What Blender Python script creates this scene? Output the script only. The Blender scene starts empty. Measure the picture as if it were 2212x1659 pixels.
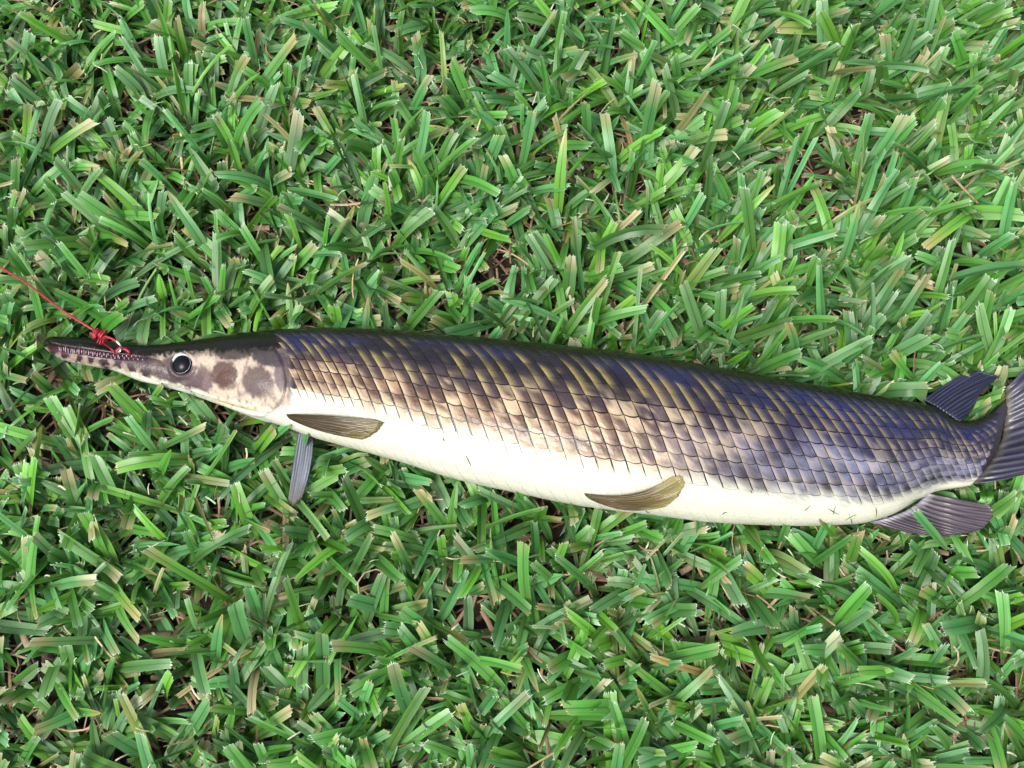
import bpy, math, random
import numpy as np
rng = np.random.default_rng(7)
random.seed(7)
R = math.radians
scene = bpy.context.scene

# ------------------------------------------------------------------ camera
TILT = R(20.0)          # degrees away from straight down
HFOV = R(50.0)
Z0 = 0.03               # grass canopy level the camera aims at
DIST = 0.36 / math.tan(HFOV / 2)
CAM = np.array([0.0, -DIST * math.sin(TILT), Z0 + DIST * math.cos(TILT)])
FWD = np.array([0.0, math.sin(TILT), -math.cos(TILT)])
UPV = np.array([0.0, math.cos(TILT), math.sin(TILT)])
cd = bpy.data.cameras.new('camera')
cam = bpy.data.objects.new('camera', cd)
scene.collection.objects.link(cam)
cam.location = CAM
cam.rotation_euler = (TILT, 0, 0)
cd.angle = HFOV
cd.clip_start = 0.01
cd.clip_end = 200
scene.camera = cam

# ------------------------------------------------------------------ sky, sun, exposure
SUN_EL, SUN_AZ = R(58), R(-140)      # azimuth measured from +Y towards +X
world = bpy.data.worlds.new('World')
scene.world = world
world.use_nodes = True
wn = world.node_tree
wn.nodes.clear()
sky = wn.nodes.new('ShaderNodeTexSky')
sky.sky_type = 'NISHITA'
sky.sun_disc = False
sky.sun_elevation = SUN_EL
sky.sun_rotation = SUN_AZ
sky.air_density = 1.0
sky.dust_density = 4.0
hs = wn.nodes.new('ShaderNodeHueSaturation')
hs.inputs['Saturation'].default_value = 0.42     # thin cloud whitens the sky
bg = wn.nodes.new('ShaderNodeBackground')
bg.inputs['Strength'].default_value = 0.105
wo = wn.nodes.new('ShaderNodeOutputWorld')
wn.links.new(sky.outputs[0], hs.inputs['Color'])
wn.links.new(hs.outputs[0], bg.inputs['Color'])
wn.links.new(bg.outputs[0], wo.inputs['Surface'])
sd = bpy.data.lights.new('sun', 'SUN')
sd.energy = 1.5
sd.angle = R(24)
sd.color = (1.0, 0.965, 0.9)
sun = bpy.data.objects.new('sun', sd)
scene.collection.objects.link(sun)
sun.rotation_euler = (math.pi / 2 - SUN_EL, 0, math.pi - SUN_AZ)
sun.location = (0, 0, 3)
scene.view_settings.view_transform = 'Standard'
scene.view_settings.look = 'None'
scene.view_settings.gamma = 1
scene.view_settings.exposure = 1.45

# ------------------------------------------------------------------ helpers
TH = math.tan(HFOV / 2)
def unproj(px, py, z):
    """pixel of a 2212x1659 view -> world point on the level z"""
    nx = (px - 1106.0) / 1106.0 * TH
    ny = -(py - 829.5) / 1106.0 * TH
    d = np.array([nx, 0, 0]) + ny * UPV + FWD
    t = (z - CAM[2]) / d[2]
    return CAM + d * t
def proj(p):
    p = np.asarray(p, float) - CAM
    dz = p @ FWD
    x = p[..., 0] / dz / TH * 1106 + 1106
    y = -(p @ UPV) / dz / TH * 1106 + 829.5
    return x, y, dz
def link(o, parent=None):
    scene.collection.objects.link(o)
    if parent is not None:
        o.parent = parent
    return o
def mesh_obj(name, verts, faces, mat, parent=None, smooth=True, attrs=None):
    me = bpy.data.meshes.new(name)
    me.from_pydata([tuple(v) for v in verts], [], [tuple(f) for f in faces])
    if attrs:
        for an, kind, data in attrs:
            a = me.attributes.new(an, kind, 'POINT')
            if kind == 'FLOAT_COLOR':
                arr = np.ones((len(verts), 4)); arr[:, :3] = data
                a.data.foreach_set('color', arr.ravel())
            elif kind == 'FLOAT_VECTOR':
                a.data.foreach_set('vector', np.asarray(data, float).ravel())
            else:
                a.data.foreach_set('value', np.asarray(data, float).ravel())
    if smooth:
        me.polygons.foreach_set('use_smooth', [True] * len(me.polygons))
    me.update()
    me.materials.append(mat)
    return link(bpy.data.objects.new(name, me), parent)
def sstep(a, b, x):
    t = np.clip((x - a) / (b - a), 0, 1)
    return t * t * (3 - 2 * t)
_tab = np.random.default_rng(3).random((256, 256))
def noise2(x, y):
    x = np.asarray(x, float); y = np.asarray(y, float)
    xi = np.floor(x).astype(int); yi = np.floor(y).astype(int)
    fx = x - xi; fy = y - yi
    fx = fx * fx * (3 - 2 * fx); fy = fy * fy * (3 - 2 * fy)
    g = lambda a, b: _tab[a & 255, b & 255]
    return (g(xi, yi) * (1 - fx) + g(xi + 1, yi) * fx) * (1 - fy) + (g(xi, yi + 1) * (1 - fx) + g(xi + 1, yi + 1) * fx) * fy
def fbm(x, y, o=3):
    v = 0; a = .5; n = 0
    for i in range(o):
        v = v + a * noise2(x + 17.3 * i, y + 9.1 * i); n += a
        x = x * 2.03; y = y * 2.03; a *= .5
    return v / n
def mixc(a, b, t):
    t = np.asarray(t)[..., None]
    return np.asarray(a) * (1 - t) + np.asarray(b) * t

# ------------------------------------------------------------------ materials
def new_mat(name):
    m = bpy.data.materials.new(name)
    m.use_nodes = True
    nt = m.node_tree
    nt.nodes.clear()
    out = nt.nodes.new('ShaderNodeOutputMaterial')
    return m, nt, out
def N(nt, t, **kw):
    n = nt.nodes.new(t)
    for k, v in kw.items():
        setattr(n, k, v)
    return n
def math_node(nt, op, a, b=None, c=None):
    n = nt.nodes.new('ShaderNodeMath'); n.operation = op
    for i, v in enumerate((a, b, c)):
        if v is None: continue
        if isinstance(v, (int, float)): n.inputs[i].default_value = v
        else: nt.links.new(v, n.inputs[i])
    return n.outputs[0]
def mix_rgb(nt, fac, a, b, mode='MIX'):
    n = nt.nodes.new('ShaderNodeMix'); n.data_type = 'RGBA'; n.blend_type = mode
    for sock, v in ((n.inputs[0], fac), (n.inputs[6], a), (n.inputs[7], b)):
        if isinstance(v, (int, float)): sock.default_value = v
        elif isinstance(v, tuple): sock.default_value = (*v, 1)
        else: nt.links.new(v, sock)
    return n.outputs[2]

def grass_material():
    m, nt, out = new_mat('grass_blade')
    L = nt.links.new
    tint = N(nt, 'ShaderNodeAttribute', attribute_name='tint')
    bl = N(nt, 'ShaderNodeAttribute', attribute_name='bl')     # x across -1..1, y along metres, z random
    sep = N(nt, 'ShaderNodeSeparateXYZ'); L(bl.outputs['Vector'], sep.inputs[0])
    # fine veins running along the blade
    cv = N(nt, 'ShaderNodeCombineXYZ')
    L(math_node(nt, 'MULTIPLY', sep.outputs[0], 9.0), cv.inputs[0])
    L(math_node(nt, 'MULTIPLY', sep.outputs[1], 25.0), cv.inputs[1])
    L(math_node(nt, 'MULTIPLY', sep.outputs[2], 91.0), cv.inputs[2])
    nv = N(nt, 'ShaderNodeTexNoise'); nv.inputs['Scale'].default_value = 1.0; nv.inputs['Detail'].default_value = 3
    L(cv.outputs[0], nv.inputs['Vector'])
    vein = math_node(nt, 'MULTIPLY_ADD', nv.outputs['Fac'], 0.9, 0.55)
    # patchy tone along the blade
    cp = N(nt, 'ShaderNodeCombineXYZ')
    L(math_node(nt, 'MULTIPLY', sep.outputs[0], 0.9), cp.inputs[0])
    L(math_node(nt, 'MULTIPLY', sep.outputs[1], 130.0), cp.inputs[1])
    L(math_node(nt, 'MULTIPLY', sep.outputs[2], 57.0), cp.inputs[2])
    npn = N(nt, 'ShaderNodeTexNoise'); npn.inputs['Scale'].default_value = 1.0; npn.inputs['Detail'].default_value = 4
    L(cp.outputs[0], npn.inputs['Vector'])
    lesion = N(nt, 'ShaderNodeMapRange'); L(npn.outputs['Fac'], lesion.inputs[0])
    lesion.inputs[1].default_value = 0.70; lesion.inputs[2].default_value = 0.76
    # midrib
    ab = math_node(nt, 'ABSOLUTE', sep.outputs[0])
    rib = N(nt, 'ShaderNodeMapRange'); L(ab, rib.inputs[0])
    rib.inputs[1].default_value = 0.03; rib.inputs[2].default_value = 0.13
    rib.inputs[3].default_value = 0.55; rib.inputs[4].default_value = 1.0
    col = mix_rgb(nt, 1.0, tint.outputs['Color'], vein, 'MULTIPLY')
    col = mix_rgb(nt, 1.0, col, rib.outputs[0], 'MULTIPLY')
    col = mix_rgb(nt, math_node(nt, 'MULTIPLY', lesion.outputs[0], 0.7), col, (0.17, 0.12, 0.05))
    p = N(nt, 'ShaderNodeBsdfPrincipled')
    L(col, p.inputs['Base Color'])
    p.inputs['Roughness'].default_value = 0.38
    p.inputs['Specular IOR Level'].default_value = 0.45
    bmp = N(nt, 'ShaderNodeBump'); bmp.inputs['Strength'].default_value = 0.25; bmp.inputs['Distance'].default_value = 0.0006
    L(nv.outputs['Fac'], bmp.inputs['Height']); L(bmp.outputs[0], p.inputs['Normal'])
    tr = N(nt, 'ShaderNodeBsdfTranslucent')
    tc = mix_rgb(nt, 1.0, col, (1.25, 1.2, 0.55), 'MULTIPLY')
    L(tc, tr.inputs['Color'])
    mx = N(nt, 'ShaderNodeMixShader'); mx.inputs[0].default_value = 0.28
    L(p.outputs[0], mx.inputs[1]); L(tr.outputs[0], mx.inputs[2])
    L(mx.outputs[0], out.inputs['Surface'])
    return m

def thatch_material():
    m, nt, out = new_mat('dry_thatch')
    L = nt.links.new
    tint = N(nt, 'ShaderNodeAttribute', attribute_name='tint')
    tc = N(nt, 'ShaderNodeTexCoord')
    nz = N(nt, 'ShaderNodeTexNoise'); nz.inputs['Scale'].default_value = 420; nz.inputs['Detail'].default_value = 3
    L(tc.outputs['Object'], nz.inputs['Vector'])
    col = mix_rgb(nt, 1.0, tint.outputs['Color'], math_node(nt, 'MULTIPLY_ADD', nz.outputs['Fac'], 1.1, 0.45), 'MULTIPLY')
    p = N(nt, 'ShaderNodeBsdfPrincipled'); L(col, p.inputs['Base Color']); p.inputs['Roughness'].default_value = 0.7
    L(p.outputs[0], out.inputs['Surface'])
    return m

def soil_material():
    m, nt, out = new_mat('soil')
    L = nt.links.new
    tc = N(nt, 'ShaderNodeTexCoord')
    n1 = N(nt, 'ShaderNodeTexNoise'); n1.inputs['Scale'].default_value = 120; n1.inputs['Detail'].default_value = 8
    n2 = N(nt, 'ShaderNodeTexNoise'); n2.inputs['Scale'].default_value = 14; n2.inputs['Detail'].default_value = 5
    for n in (n1, n2): L(tc.outputs['Object'], n.inputs['Vector'])
    cr = N(nt, 'ShaderNodeValToRGB'); L(n1.outputs['Fac'], cr.inputs[0])
    cr.color_ramp.elements[0].position = 0.3; cr.color_ramp.elements[0].color = (0.006, 0.004, 0.003, 1)
    cr.color_ramp.elements[1].position = 0.75; cr.color_ramp.elements[1].color = (0.05, 0.03, 0.018, 1)
    col = mix_rgb(nt, math_node(nt, 'MULTIPLY', n2.outputs['Fac'], 0.5), cr.outputs[0], (0.02, 0.012, 0.008))
    p = N(nt, 'ShaderNodeBsdfPrincipled'); L(col, p.inputs['Base Color']); p.inputs['Roughness'].default_value = 0.9
    b = N(nt, 'ShaderNodeBump'); b.inputs['Distance'].default_value = 0.004; L(n1.outputs['Fac'], b.inputs['Height'])
    L(b.outputs[0], p.inputs['Normal'])
    L(p.outputs[0], out.inputs['Surface'])
    return m

def fish_material(name, rough=0.3, coat=0.35, nscale=900, namp=0.5, bump=0.15, trans=0.0, attr='tint', spec=0.3):
    m, nt, out = new_mat(name)
    L = nt.links.new
    tint = N(nt, 'ShaderNodeAttribute', attribute_name=attr)
    tc = N(nt, 'ShaderNodeTexCoord')
    nz = N(nt, 'ShaderNodeTexNoise'); nz.inputs['Scale'].default_value = nscale; nz.inputs['Detail'].default_value = 4
    L(tc.outputs['Object'], nz.inputs['Vector'])
    col = mix_rgb(nt, 1.0, tint.outputs['Color'], math_node(nt, 'MULTIPLY_ADD', nz.outputs['Fac'], namp, 1 - namp * 0.5), 'MULTIPLY')
    p = N(nt, 'ShaderNodeBsdfPrincipled'); L(col, p.inputs['Base Color'])
    p.inputs['Specular IOR Level'].default_value = spec
    p.inputs['Coat Weight'].default_value = coat
    p.inputs['Coat Roughness'].default_value = 0.12
    n2 = N(nt, 'ShaderNodeTexNoise'); n2.inputs['Scale'].default_value = 160; n2.inputs['Detail'].default_value = 3
    L(tc.outputs['Object'], n2.inputs['Vector'])
    L(math_node(nt, 'MULTIPLY_ADD', n2.outputs['Fac'], 0.3, rough - 0.15), p.inputs['Roughness'])
    b = N(nt, 'ShaderNodeBump'); b.inputs['Strength'].default_value = bump; b.inputs['Distance'].default_value = 0.0008
    L(nz.outputs['Fac'], b.inputs['Height']); L(b.outputs[0], p.inputs['Normal'])
    if trans > 0:
        tr = N(nt, 'ShaderNodeBsdfTranslucent'); L(col, tr.inputs['Color'])
        mx = N(nt, 'ShaderNodeMixShader'); mx.inputs[0].default_value = trans
        L(p.outputs[0], mx.inputs[1]); L(tr.outputs[0], mx.inputs[2]); L(mx.outputs[0], out.inputs['Surface'])
    else:
        L(p.outputs[0], out.inputs['Surface'])
    return m

def plain_material(name, col, rough=0.4, metal=0.0, nscale=600, namp=0.4, coat=0.0):
    m, nt, out = new_mat(name)
    L = nt.links.new
    tc = N(nt, 'ShaderNodeTexCoord')
    nz = N(nt, 'ShaderNodeTexNoise'); nz.inputs['Scale'].default_value = nscale; nz.inputs['Detail'].default_value = 3
    L(tc.outputs['Object'], nz.inputs['Vector'])
    c = mix_rgb(nt, 1.0, tuple(col), math_node(nt, 'MULTIPLY_ADD', nz.outputs['Fac'], namp, 1 - namp * 0.5), 'MULTIPLY')
    p = N(nt, 'ShaderNodeBsdfPrincipled'); L(c, p.inputs['Base Color'])
    p.inputs['Roughness'].default_value = rough; p.inputs['Metallic'].default_value = metal
    p.inputs['Coat Weight'].default_value = coat
    L(p.outputs[0], out.inputs['Surface'])
    return m

M_GRASS = grass_material()
M_THATCH = thatch_material()
M_SOIL = soil_material()
M_SKIN = fish_material('fish_skin', rough=0.24, coat=0.05, spec=0.2, nscale=650, namp=0.8, bump=0.3)
M_SCALE = fish_material('fish_scale', rough=0.27, coat=0.05, spec=0.2, nscale=800, namp=0.45)
M_FIN = fish_material('fish_fin', rough=0.34, coat=0.2, nscale=600, namp=0.4, trans=0.2)
M_EYE = plain_material('eye_black', (0.003, 0.003, 0.006), rough=0.24, namp=0.2, coat=0.0)
M_EYE.node_tree.nodes['Principled BSDF'].inputs['Specular IOR Level'].default_value = 0.15
M_IRIS = plain_material('eye_rim', (0.27, 0.35, 0.40), rough=0.25, namp=0.3, coat=0.5)
M_TOOTH = plain_material('tooth', (0.34, 0.27, 0.30), rough=0.3, namp=0.3)
M_RED = plain_material('red_thread', (0.22, 0.002, 0.012), rough=0.45, nscale=2500, namp=0.9)
M_STEEL = plain_material('hook_steel', (0.6, 0.58, 0.6), rough=0.25, metal=1.0, namp=0.3)

# ------------------------------------------------------------------ the fish's body surface
# silhouette pairs (back, belly) read off the photograph; the depth comes from lying on the grass
PAIRS = np.array([
 (94,745, 95,751),(100,736,104,759),(122,728,132,777),(192,730,185,790),(266,741,241,801),(320,746,298,823),
 (405,738,392,847),(469,729,460,871),(549,718,536,897),(620,714,600,919),(700,712,672,945),(785,714,750,967),
 (916,723,861,998),(1046,735,980,1035),(1176,748,1110,1064),(1333,765,1260,1094),(1478,787,1413,1113),
 (1608,810,1560,1130),(1765,838,1740,1136),(1866,855,1850,1132),(1950,868,1925,1113),(2010,880,1985,1079),
 (2056,907,2030,1059),(2092,912,2070,1053),(2130,897,2103,1046),(2160,874,2128,1026),(2182,850,2148,1000)], float)
RATIO = np.array([.9,.95,1.0,1.05,1.0,.9,.8,.76,.74,.74,.74,.74,.74,.74,.74,.74,.74,.73,.70,.66,.6,.55,.5,.45,.36,.22,.08])
LOWZ = np.array([.036,.034,.033,.032,.031,.029,.026,.023,.020,.018,.017,.016,.015,.014,.014,.014,.014,.014,.015,.016,.018,.020,.021,.022,.024,.026,.030])
mid = (PAIRS[:, :2] + PAIRS[:, 2:]) / 2
SK = np.concatenate([[0], np.cumsum(np.hypot(*np.diff(mid, axis=0).T))])
def pchip(xk, yk, x):
    h = np.diff(xk); d = np.diff(yk) / h
    m = np.zeros_like(yk)
    m[1:-1] = np.where(d[:-1] * d[1:] > 0, 3 * (h[:-1] + h[1:]) / ((2*h[1:]+h[:-1]) / np.where(d[:-1]==0,1e-9,d[:-1]) + (h[1:]+2*h[:-1]) / np.where(d[1:]==0,1e-9,d[1:])), 0)
    m[0], m[-1] = d[0], d[-1]
    i = np.clip(np.searchsorted(xk, x) - 1, 0, len(xk) - 2)
    t = (x - xk[i]) / h[i]
    return ((2*t**3-3*t**2+1)*yk[i] + (t**3-2*t**2+t)*h[i]*m[i] + (-2*t**3+3*t**2)*yk[i+1] + (t**3-t**2)*h[i]*m[i+1])
S_END = SK[-1]
sv = np.concatenate([np.linspace(0, 40, 20)[:-1], np.arange(40, 560, 2.5), np.linspace(560, S_END, 300)])
TX, TY, BX, BY = (pchip(SK, PAIRS[:, k], sv) for k in range(4))
rat = pchip(SK, RATIO, sv); lowz = pchip(SK, LOWZ, sv)
nS = len(sv)
Cc = np.zeros((nS, 3)); Ed = np.zeros((nS, 3)); Bz = np.zeros(nS)
for i in range(nS):
    zc = 0.05
    for it in range(4):
        T = unproj(TX[i], TY[i], zc); B = unproj(BX[i], BY[i], zc)
        ae = np.linalg.norm(T - B) / 2
        b = ae * rat[i]
        zc = lowz[i] + b
    C = (T + B) / 2
    al = math.atan2(C[1] - CAM[1], CAM[2] - zc)
    a = math.sqrt(max(ae * ae - (b * math.tan(al)) ** 2, 1e-10))
    Cc[i] = C; Ed[i] = (T - B) / 2 * (a / ae); Bz[i] = b
UNIT = np.linalg.norm(unproj(1106, 930, .08) - unproj(1107, 930, .08))     # metres per picture unit on the fish
RAD = np.hypot(TX - BX, TY - BY) / 2                                      # half depth in picture units
def surf(s, phi):
    """phi 0 = back, pi/2 = side facing up, pi = belly"""
    s = np.asarray(s, float); phi = np.asarray(phi, float)
    C = np.stack([np.interp(s, sv, Cc[:, k]) for k in range(3)], -1)
    E = np.stack([np.interp(s, sv, Ed[:, k]) for k in range(3)], -1)
    b = np.interp(s, sv, Bz)
    # fuller flank than a plain ellipse
    c, sn = np.cos(phi), np.sin(phi)
    p = C + E * c[..., None]
    p[..., 2] += b * np.sign(sn) * np.abs(sn) ** 0.92
    return p
def surf_n(s, phi):
    e = 1e-2
    ds = surf(s + 1.5, phi) - surf(s - 1.5, phi)
    dp = surf(s, phi + e) - surf(s, phi - e)
    n = np.cross(dp, ds)
    n /= np.linalg.norm(n, axis=-1)[..., None] + 1e-12
    # outward
    C = np.stack([np.interp(s, sv, Cc[:, k]) for k in range(3)], -1)
    sg = np.sign(np.sum(n * (surf(s, phi) - C), -1))
    return n * sg[..., None]

OLIVE = np.array([.010, .011, .004]); DARK = np.array([.014, .012, .017]); NAVY = np.array([.014, .019, .072])
BROWN = np.array([.070, .036, .022]); TAN = np.array([.20, .122, .076]); CREAM = np.array([.39, .30, .195])
YEL = np.array([.26, .21, .070]); WHITE = np.array([.455, .46, .385]); GREY = np.array([.115, .125, .195])

def belly_line(s):
    return np.interp(s, [500, 620, 900, 1200, 1500, 1800, 1950, 2040], [.64, .65, .70, .735, .775, .82, .87, .9])
DEL = 0.20          # the flank is seen a little from the belly side
def vfrac(phi):
    return (1 - np.cos(np.clip(np.asarray(phi) - DEL, 0, math.pi))) / 2
def scale_tint(s, phi, u, t, rnd, col_id):
    """colour of a scale point, painted reflections included: s along, phi round, u 0 front .. 1 rear and t 0 upper .. 1 lower edge of its scale"""
    v = vfrac(phi)
    nz = fbm(s / 46, phi * 6.5, 3)
    fine = fbm(s / 12 + 70, phi * 26 + 11, 2)
    big = fbm(s / 120 + 5, phi * 2.4 + 3, 2)
    run = fbm(np.full_like(s, col_id * .83), phi * 4.2, 2)          # runs along a slanting column of scales
    tail = sstep(1150, 1700, s)
    vn = v + (nz - .5) * .20 + (big - .5) * .12 + (rnd - .5) * .06
    dk = mixc(DARK, NAVY, np.clip(sstep(.35, .7, big) * .5 + .6 * tail, 0, 1))  # NAVY paints the sky's blue reflection into the dark back and tail
    dk = mixc(OLIVE, dk, sstep(.03, .13, v))  # OLIVE paints the grass mirrored along the wet back's upper rim
    mauve = np.array([.042, .031, .036])
    col = mixc(dk, mauve, sstep(.16, .34, vn) * (1 - .6 * tail))
    warm = mixc(BROWN, TAN, sstep(.30, .75, .45 * nz + .45 * fine + .2 * (rnd - .5)))
    cool = mixc(GREY * .45, GREY * 1.25, sstep(.30, .72, .5 * nz + .4 * fine + .2 * rnd))  # tail grey, with its blue sky reflection put into the colour
    col = mixc(col, mixc(warm, cool, tail * .92), sstep(np.interp(s, [560, 1300, 1800], [.30, .32, .42]), np.interp(s, [560, 1300, 1800], [.48, .50, .62]), vn))
    # pale patches spread over a few scales each
    patch_ = sstep(.52, .64, .5 * fbm(s / 60 + 91, phi * 5.0 + 40, 2) + .18 * rnd + .30 * fine) * sstep(.24, .40, v)
    col = mixc(col, mixc(CREAM, CREAM * np.array([.6, .66, .85]), tail), patch_ * (.80 - .35 * tail))
    # the front of each scale is pale: yellow high up, cream lower down
    fr = sstep(.55, .0, u) * sstep(.39 - .12 * sstep(.3, .5, v), .60 - .07 * sstep(.3, .5, v), .62 * run + .34 * nz + .07 * rnd)
    pale = mixc(YEL, mixc(CREAM, CREAM * np.array([.7, .76, .95]), tail), sstep(.26, .44, v))
    col = mixc(col, pale, fr * sstep(.06, .16, v) * (.95 - .40 * tail))
    # rear lower corner dusky
    col = col * (1 - .40 * (sstep(.45, 1.0, u) * sstep(.35, 1, t)))[..., None]
    bl = belly_line(s)
    vv = v + (nz - .5) * .10 + (fine - .5) * .05 + (rnd - .5) * .03
    col = mixc(col, mixc(CREAM * 1.25, WHITE * .8, tail), sstep(bl - .15, bl - .02, vv) * (.55 - .35 * tail))
    col = mixc(col, WHITE * np.array([1, .98, .95]), sstep(bl - .07, bl + .05, vv))
    blk = sstep(1300, 1560, s) * (np.exp(-((v - bl + .085) / .055) ** 2) + .45 * np.exp(-((v - bl + .19) / .045) ** 2)) * sstep(.05, .5, u) * (.25 + .75 * (rnd > .40))
    col = mixc(col, np.array([.012, .010, .011]), np.clip(blk, 0, 1) * .92)
    return col

# gill cover edge and other head seams (picture units)
GILL = np.array([(592,752),(603,770),(612,792),(618,822),(616,848),(606,870),(590,889),(566,903)], float)
PREOP = np.array([(545,752),(540,765),(534,785),(528,804),(519,824),(514,840),(517,856)], float)
JAW = np.array([(318,771),(352,780),(360,800),(366,815)], float)
LIP = np.array([(306,815),(345,830),(392,842),(440,859),(500,876),(545,888),(585,893)], float)
MOUTH = np.array([(100,749),(118,752),(160,758),(205,764),(255,770),(312,773)], float)
def dist_poly(px, py, poly):
    d = np.full(px.shape, 1e9)
    for (x0, y0), (x1, y1) in zip(poly[:-1], poly[1:]):
        L2 = (x1 - x0) ** 2 + (y1 - y0) ** 2
        t = np.clip(((px - x0) * (x1 - x0) + (py - y0) * (y1 - y0)) / L2, 0, 1)
        d = np.minimum(d, np.hypot(px - x0 - t * (x1 - x0), py - y0 - t * (y1 - y0)))
    return d
def gauss(px, py, cx, cy, rx, ry, rot=0, p=2):
    c, s = math.cos(rot), math.sin(rot)
    dx, dy = px - cx, py - cy
    a = (dx * c + dy * s) / rx; b = (-dx * s + dy * c) / ry
    return np.exp(-((a * a + b * b) ** (p / 2)))

nP = 132
phi = np.linspace(-math.pi / 2, 1.5 * math.pi, nP, endpoint=False)
SS, PP = np.meshgrid(sv, phi, indexing='ij')
P = surf(SS, PP)
Nn = surf_n(SS, PP)
PPm = np.where((PP < 0) | (PP > math.pi), np.where(PP < 0, -PP, 2 * math.pi - PP), PP)   # mirror the hidden side
qx, qy, _ = proj(surf(SS, PPm))
V = vfrac(PPm)
# relief of the head
disp = np.zeros_like(SS)
head = sstep(640, 600, SS)
dg = dist_poly(qx, qy, GILL)
gx = np.interp(qy, GILL[:, 1], GILL[:, 0])
inside = sstep(1.5, -1.5, qx - gx) * sstep(744, 760, qy) * sstep(905, 892, qy)
disp += 0.0011 * inside * sstep(430, 560, qx)
disp -= 0.0011 * np.exp(-(np.maximum(qx - gx - 2, 0) / 5) ** 2) * (qx > gx - 1) * sstep(744, 765, qy) * sstep(905, 890, qy)
dpre = dist_poly(qx, qy, PREOP)
disp -= 0.0011 * np.exp(-(dpre / 2.6) ** 2)
djaw = dist_poly(qx, qy, JAW)
disp -= 0.0006 * np.exp(-(djaw / 2.2) ** 2)
dlip = dist_poly(qx, qy, LIP)
disp -= 0.0010 * np.exp(-(dlip / 3.0) ** 2) * head
dm = dist_poly(qx, qy, MOUTH)
my = np.interp(qx, MOUTH[:, 0], MOUTH[:, 1])
wm = np.interp(qx, [95, 120, 200, 260, 312], [3, 7, 7, 5, 2])
disp -= 0.0026 * np.exp(-(dm / (wm * .8)) ** 2) * sstep(318, 300, qx)
deye = np.hypot((qx - 394), (qy - 787))
disp += 0.0012 * np.exp(-((deye - 27) / 5) ** 2) - 0.003 * sstep(24, 18, deye) 
disp += 0.0012 * gauss(qx, qy, 486, 806, 30, 28) + 0.0010 * gauss(qx, qy, 556, 826, 30, 36)
disp += 0.0016 * gauss(qx, qy, 112, 738, 14, 8)                          # nostril knob
disp -= 0.0012 * gauss(qx, qy, 575, 752, 26, 7)
P = P + Nn * disp[..., None]
# pigment of the body
top = sstep(.34, .20, V + (fbm(SS / 30, V * 14) - .5) * .16)
nA = fbm(qx / 13, qy / 13, 3); nB = fbm(qx / 5 + 40, qy / 5, 3)
CHEEK = np.array([.38, .30, .235])
col = np.ones(SS.shape + (3,)) * CHEEK
col = mixc(col, np.array([.16, .12, .125]), sstep(.50, .66, nA) * .35)
def patch(cx, cy, rx, ry, c, amt=1.0, rot=0, rag=.34, p=4):
    global col
    g = gauss(qx, qy, cx, cy, rx, ry, rot, p)
    col = mixc(col, np.array(c) * .27, np.clip(sstep(.22, .64, g + (nB - .5) * rag * 1.4 + (nA - .5) * rag), 0, 1) * amt)
PUR = (.17, .115, .13)
patch(372, 800, 38, 30, PUR, .9)
patch(400, 812, 45, 30, PUR, .8, .3)
patch(432, 820, 30, 34, (.25, .15, .17), .85, .3)
patch(486, 808, 31, 28, (.20, .10, .085), .9)
patch(492, 822, 25, 22, (.17, .075, .045), .7)
patch(556, 822, 33, 34, (.24, .165, .155), .9)
patch(568, 838, 30, 24, (.26, .19, .19), .7)
patch(583, 772, 44, 22, (.12, .10, .125), .95, .2)
patch(505, 762, 46, 17, (.09, .07, .075), .9)
patch(610, 800, 16, 50, (.20, .15, .19), .75)
patch(640, 812, 26, 60, (.22, .165, .19), .7)
patch(330, 792, 26, 20, (.15, .09, .085), .85)
# snout
sn = sstep(345, 300, qx)
col = mixc(col, np.array([.034, .016, .022]) * (.5 + nB[..., None]), sn * sstep(.80, .60, V - .10 * sstep(170, 110, qx) + (nB - .5) * .2))
bandy = np.interp(qx, [100, 136, 181, 241, 298, 340], [764, 772, 779, 789, 802, 808])
blot = sstep(14, 2, qy - bandy + (nA - .5) * 22 + (nB - .5) * 10) * sstep(350, 318, qx) * sstep(96, 112, qx)
col = mixc(col, np.array([.030, .017, .020]) * (.5 + nB[..., None]), np.clip(blot * (.45 + .55 * sstep(.3, .6, .5 + .5 * np.sin(qx / 4.6 + 5 * nA))), 0, 1))
# jaw underside and throat white
jl = np.interp(qx, [100, 136, 181, 241, 298, 345, 392, 440, 500, 545, 590, 640, 680], [770, 779, 788, 797, 808, 822, 834, 846, 866, 868, 884, 876, 868])
wh = sstep(-5, 6, qy - jl + (nB - .5) * 16)
col = mixc(col, mixc(WHITE, np.array([.36, .29, .12]), sstep(8, 1, np.abs(qy - np.interp(qx, [440, 545, 600], [862, 880, 880]))) * sstep(430, 480, qx) * sstep(590, 545, qx) * .6), wh)
patch(640, 862, 22, 26, (.60, .50, .52), .6)
# flesh between the jaws
fl = np.exp(-(dm / (wm * 1.0)) ** 2) * sstep(320, 300, qx)
col = mixc(col, np.array([.055, .016, .028]), np.clip(fl * 1.3, 0, 1))
# the dark crown
crown = np.interp(qx, [95, 140, 200, 266, 330, 400, 470, 550, 620, 700], [745, 749, 755, 763, 771, 766, 761, 758, 753, 744])
dk = sstep(10, -8, qy - crown + (nB - .5) * 18 + (nA - .5) * 14)
col = mixc(col, np.array([.004, .0045, .002]) , dk)
# seams
for d_, w_ in ((dg, 2.0), (dpre, 2.0), (djaw, 1.6)):
    col = mixc(col, np.array([.05, .03, .035]), np.exp(-(d_ / w_) ** 2) * .6 * sstep(744, 756, qy) * sstep(886, 866, qy))
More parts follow.
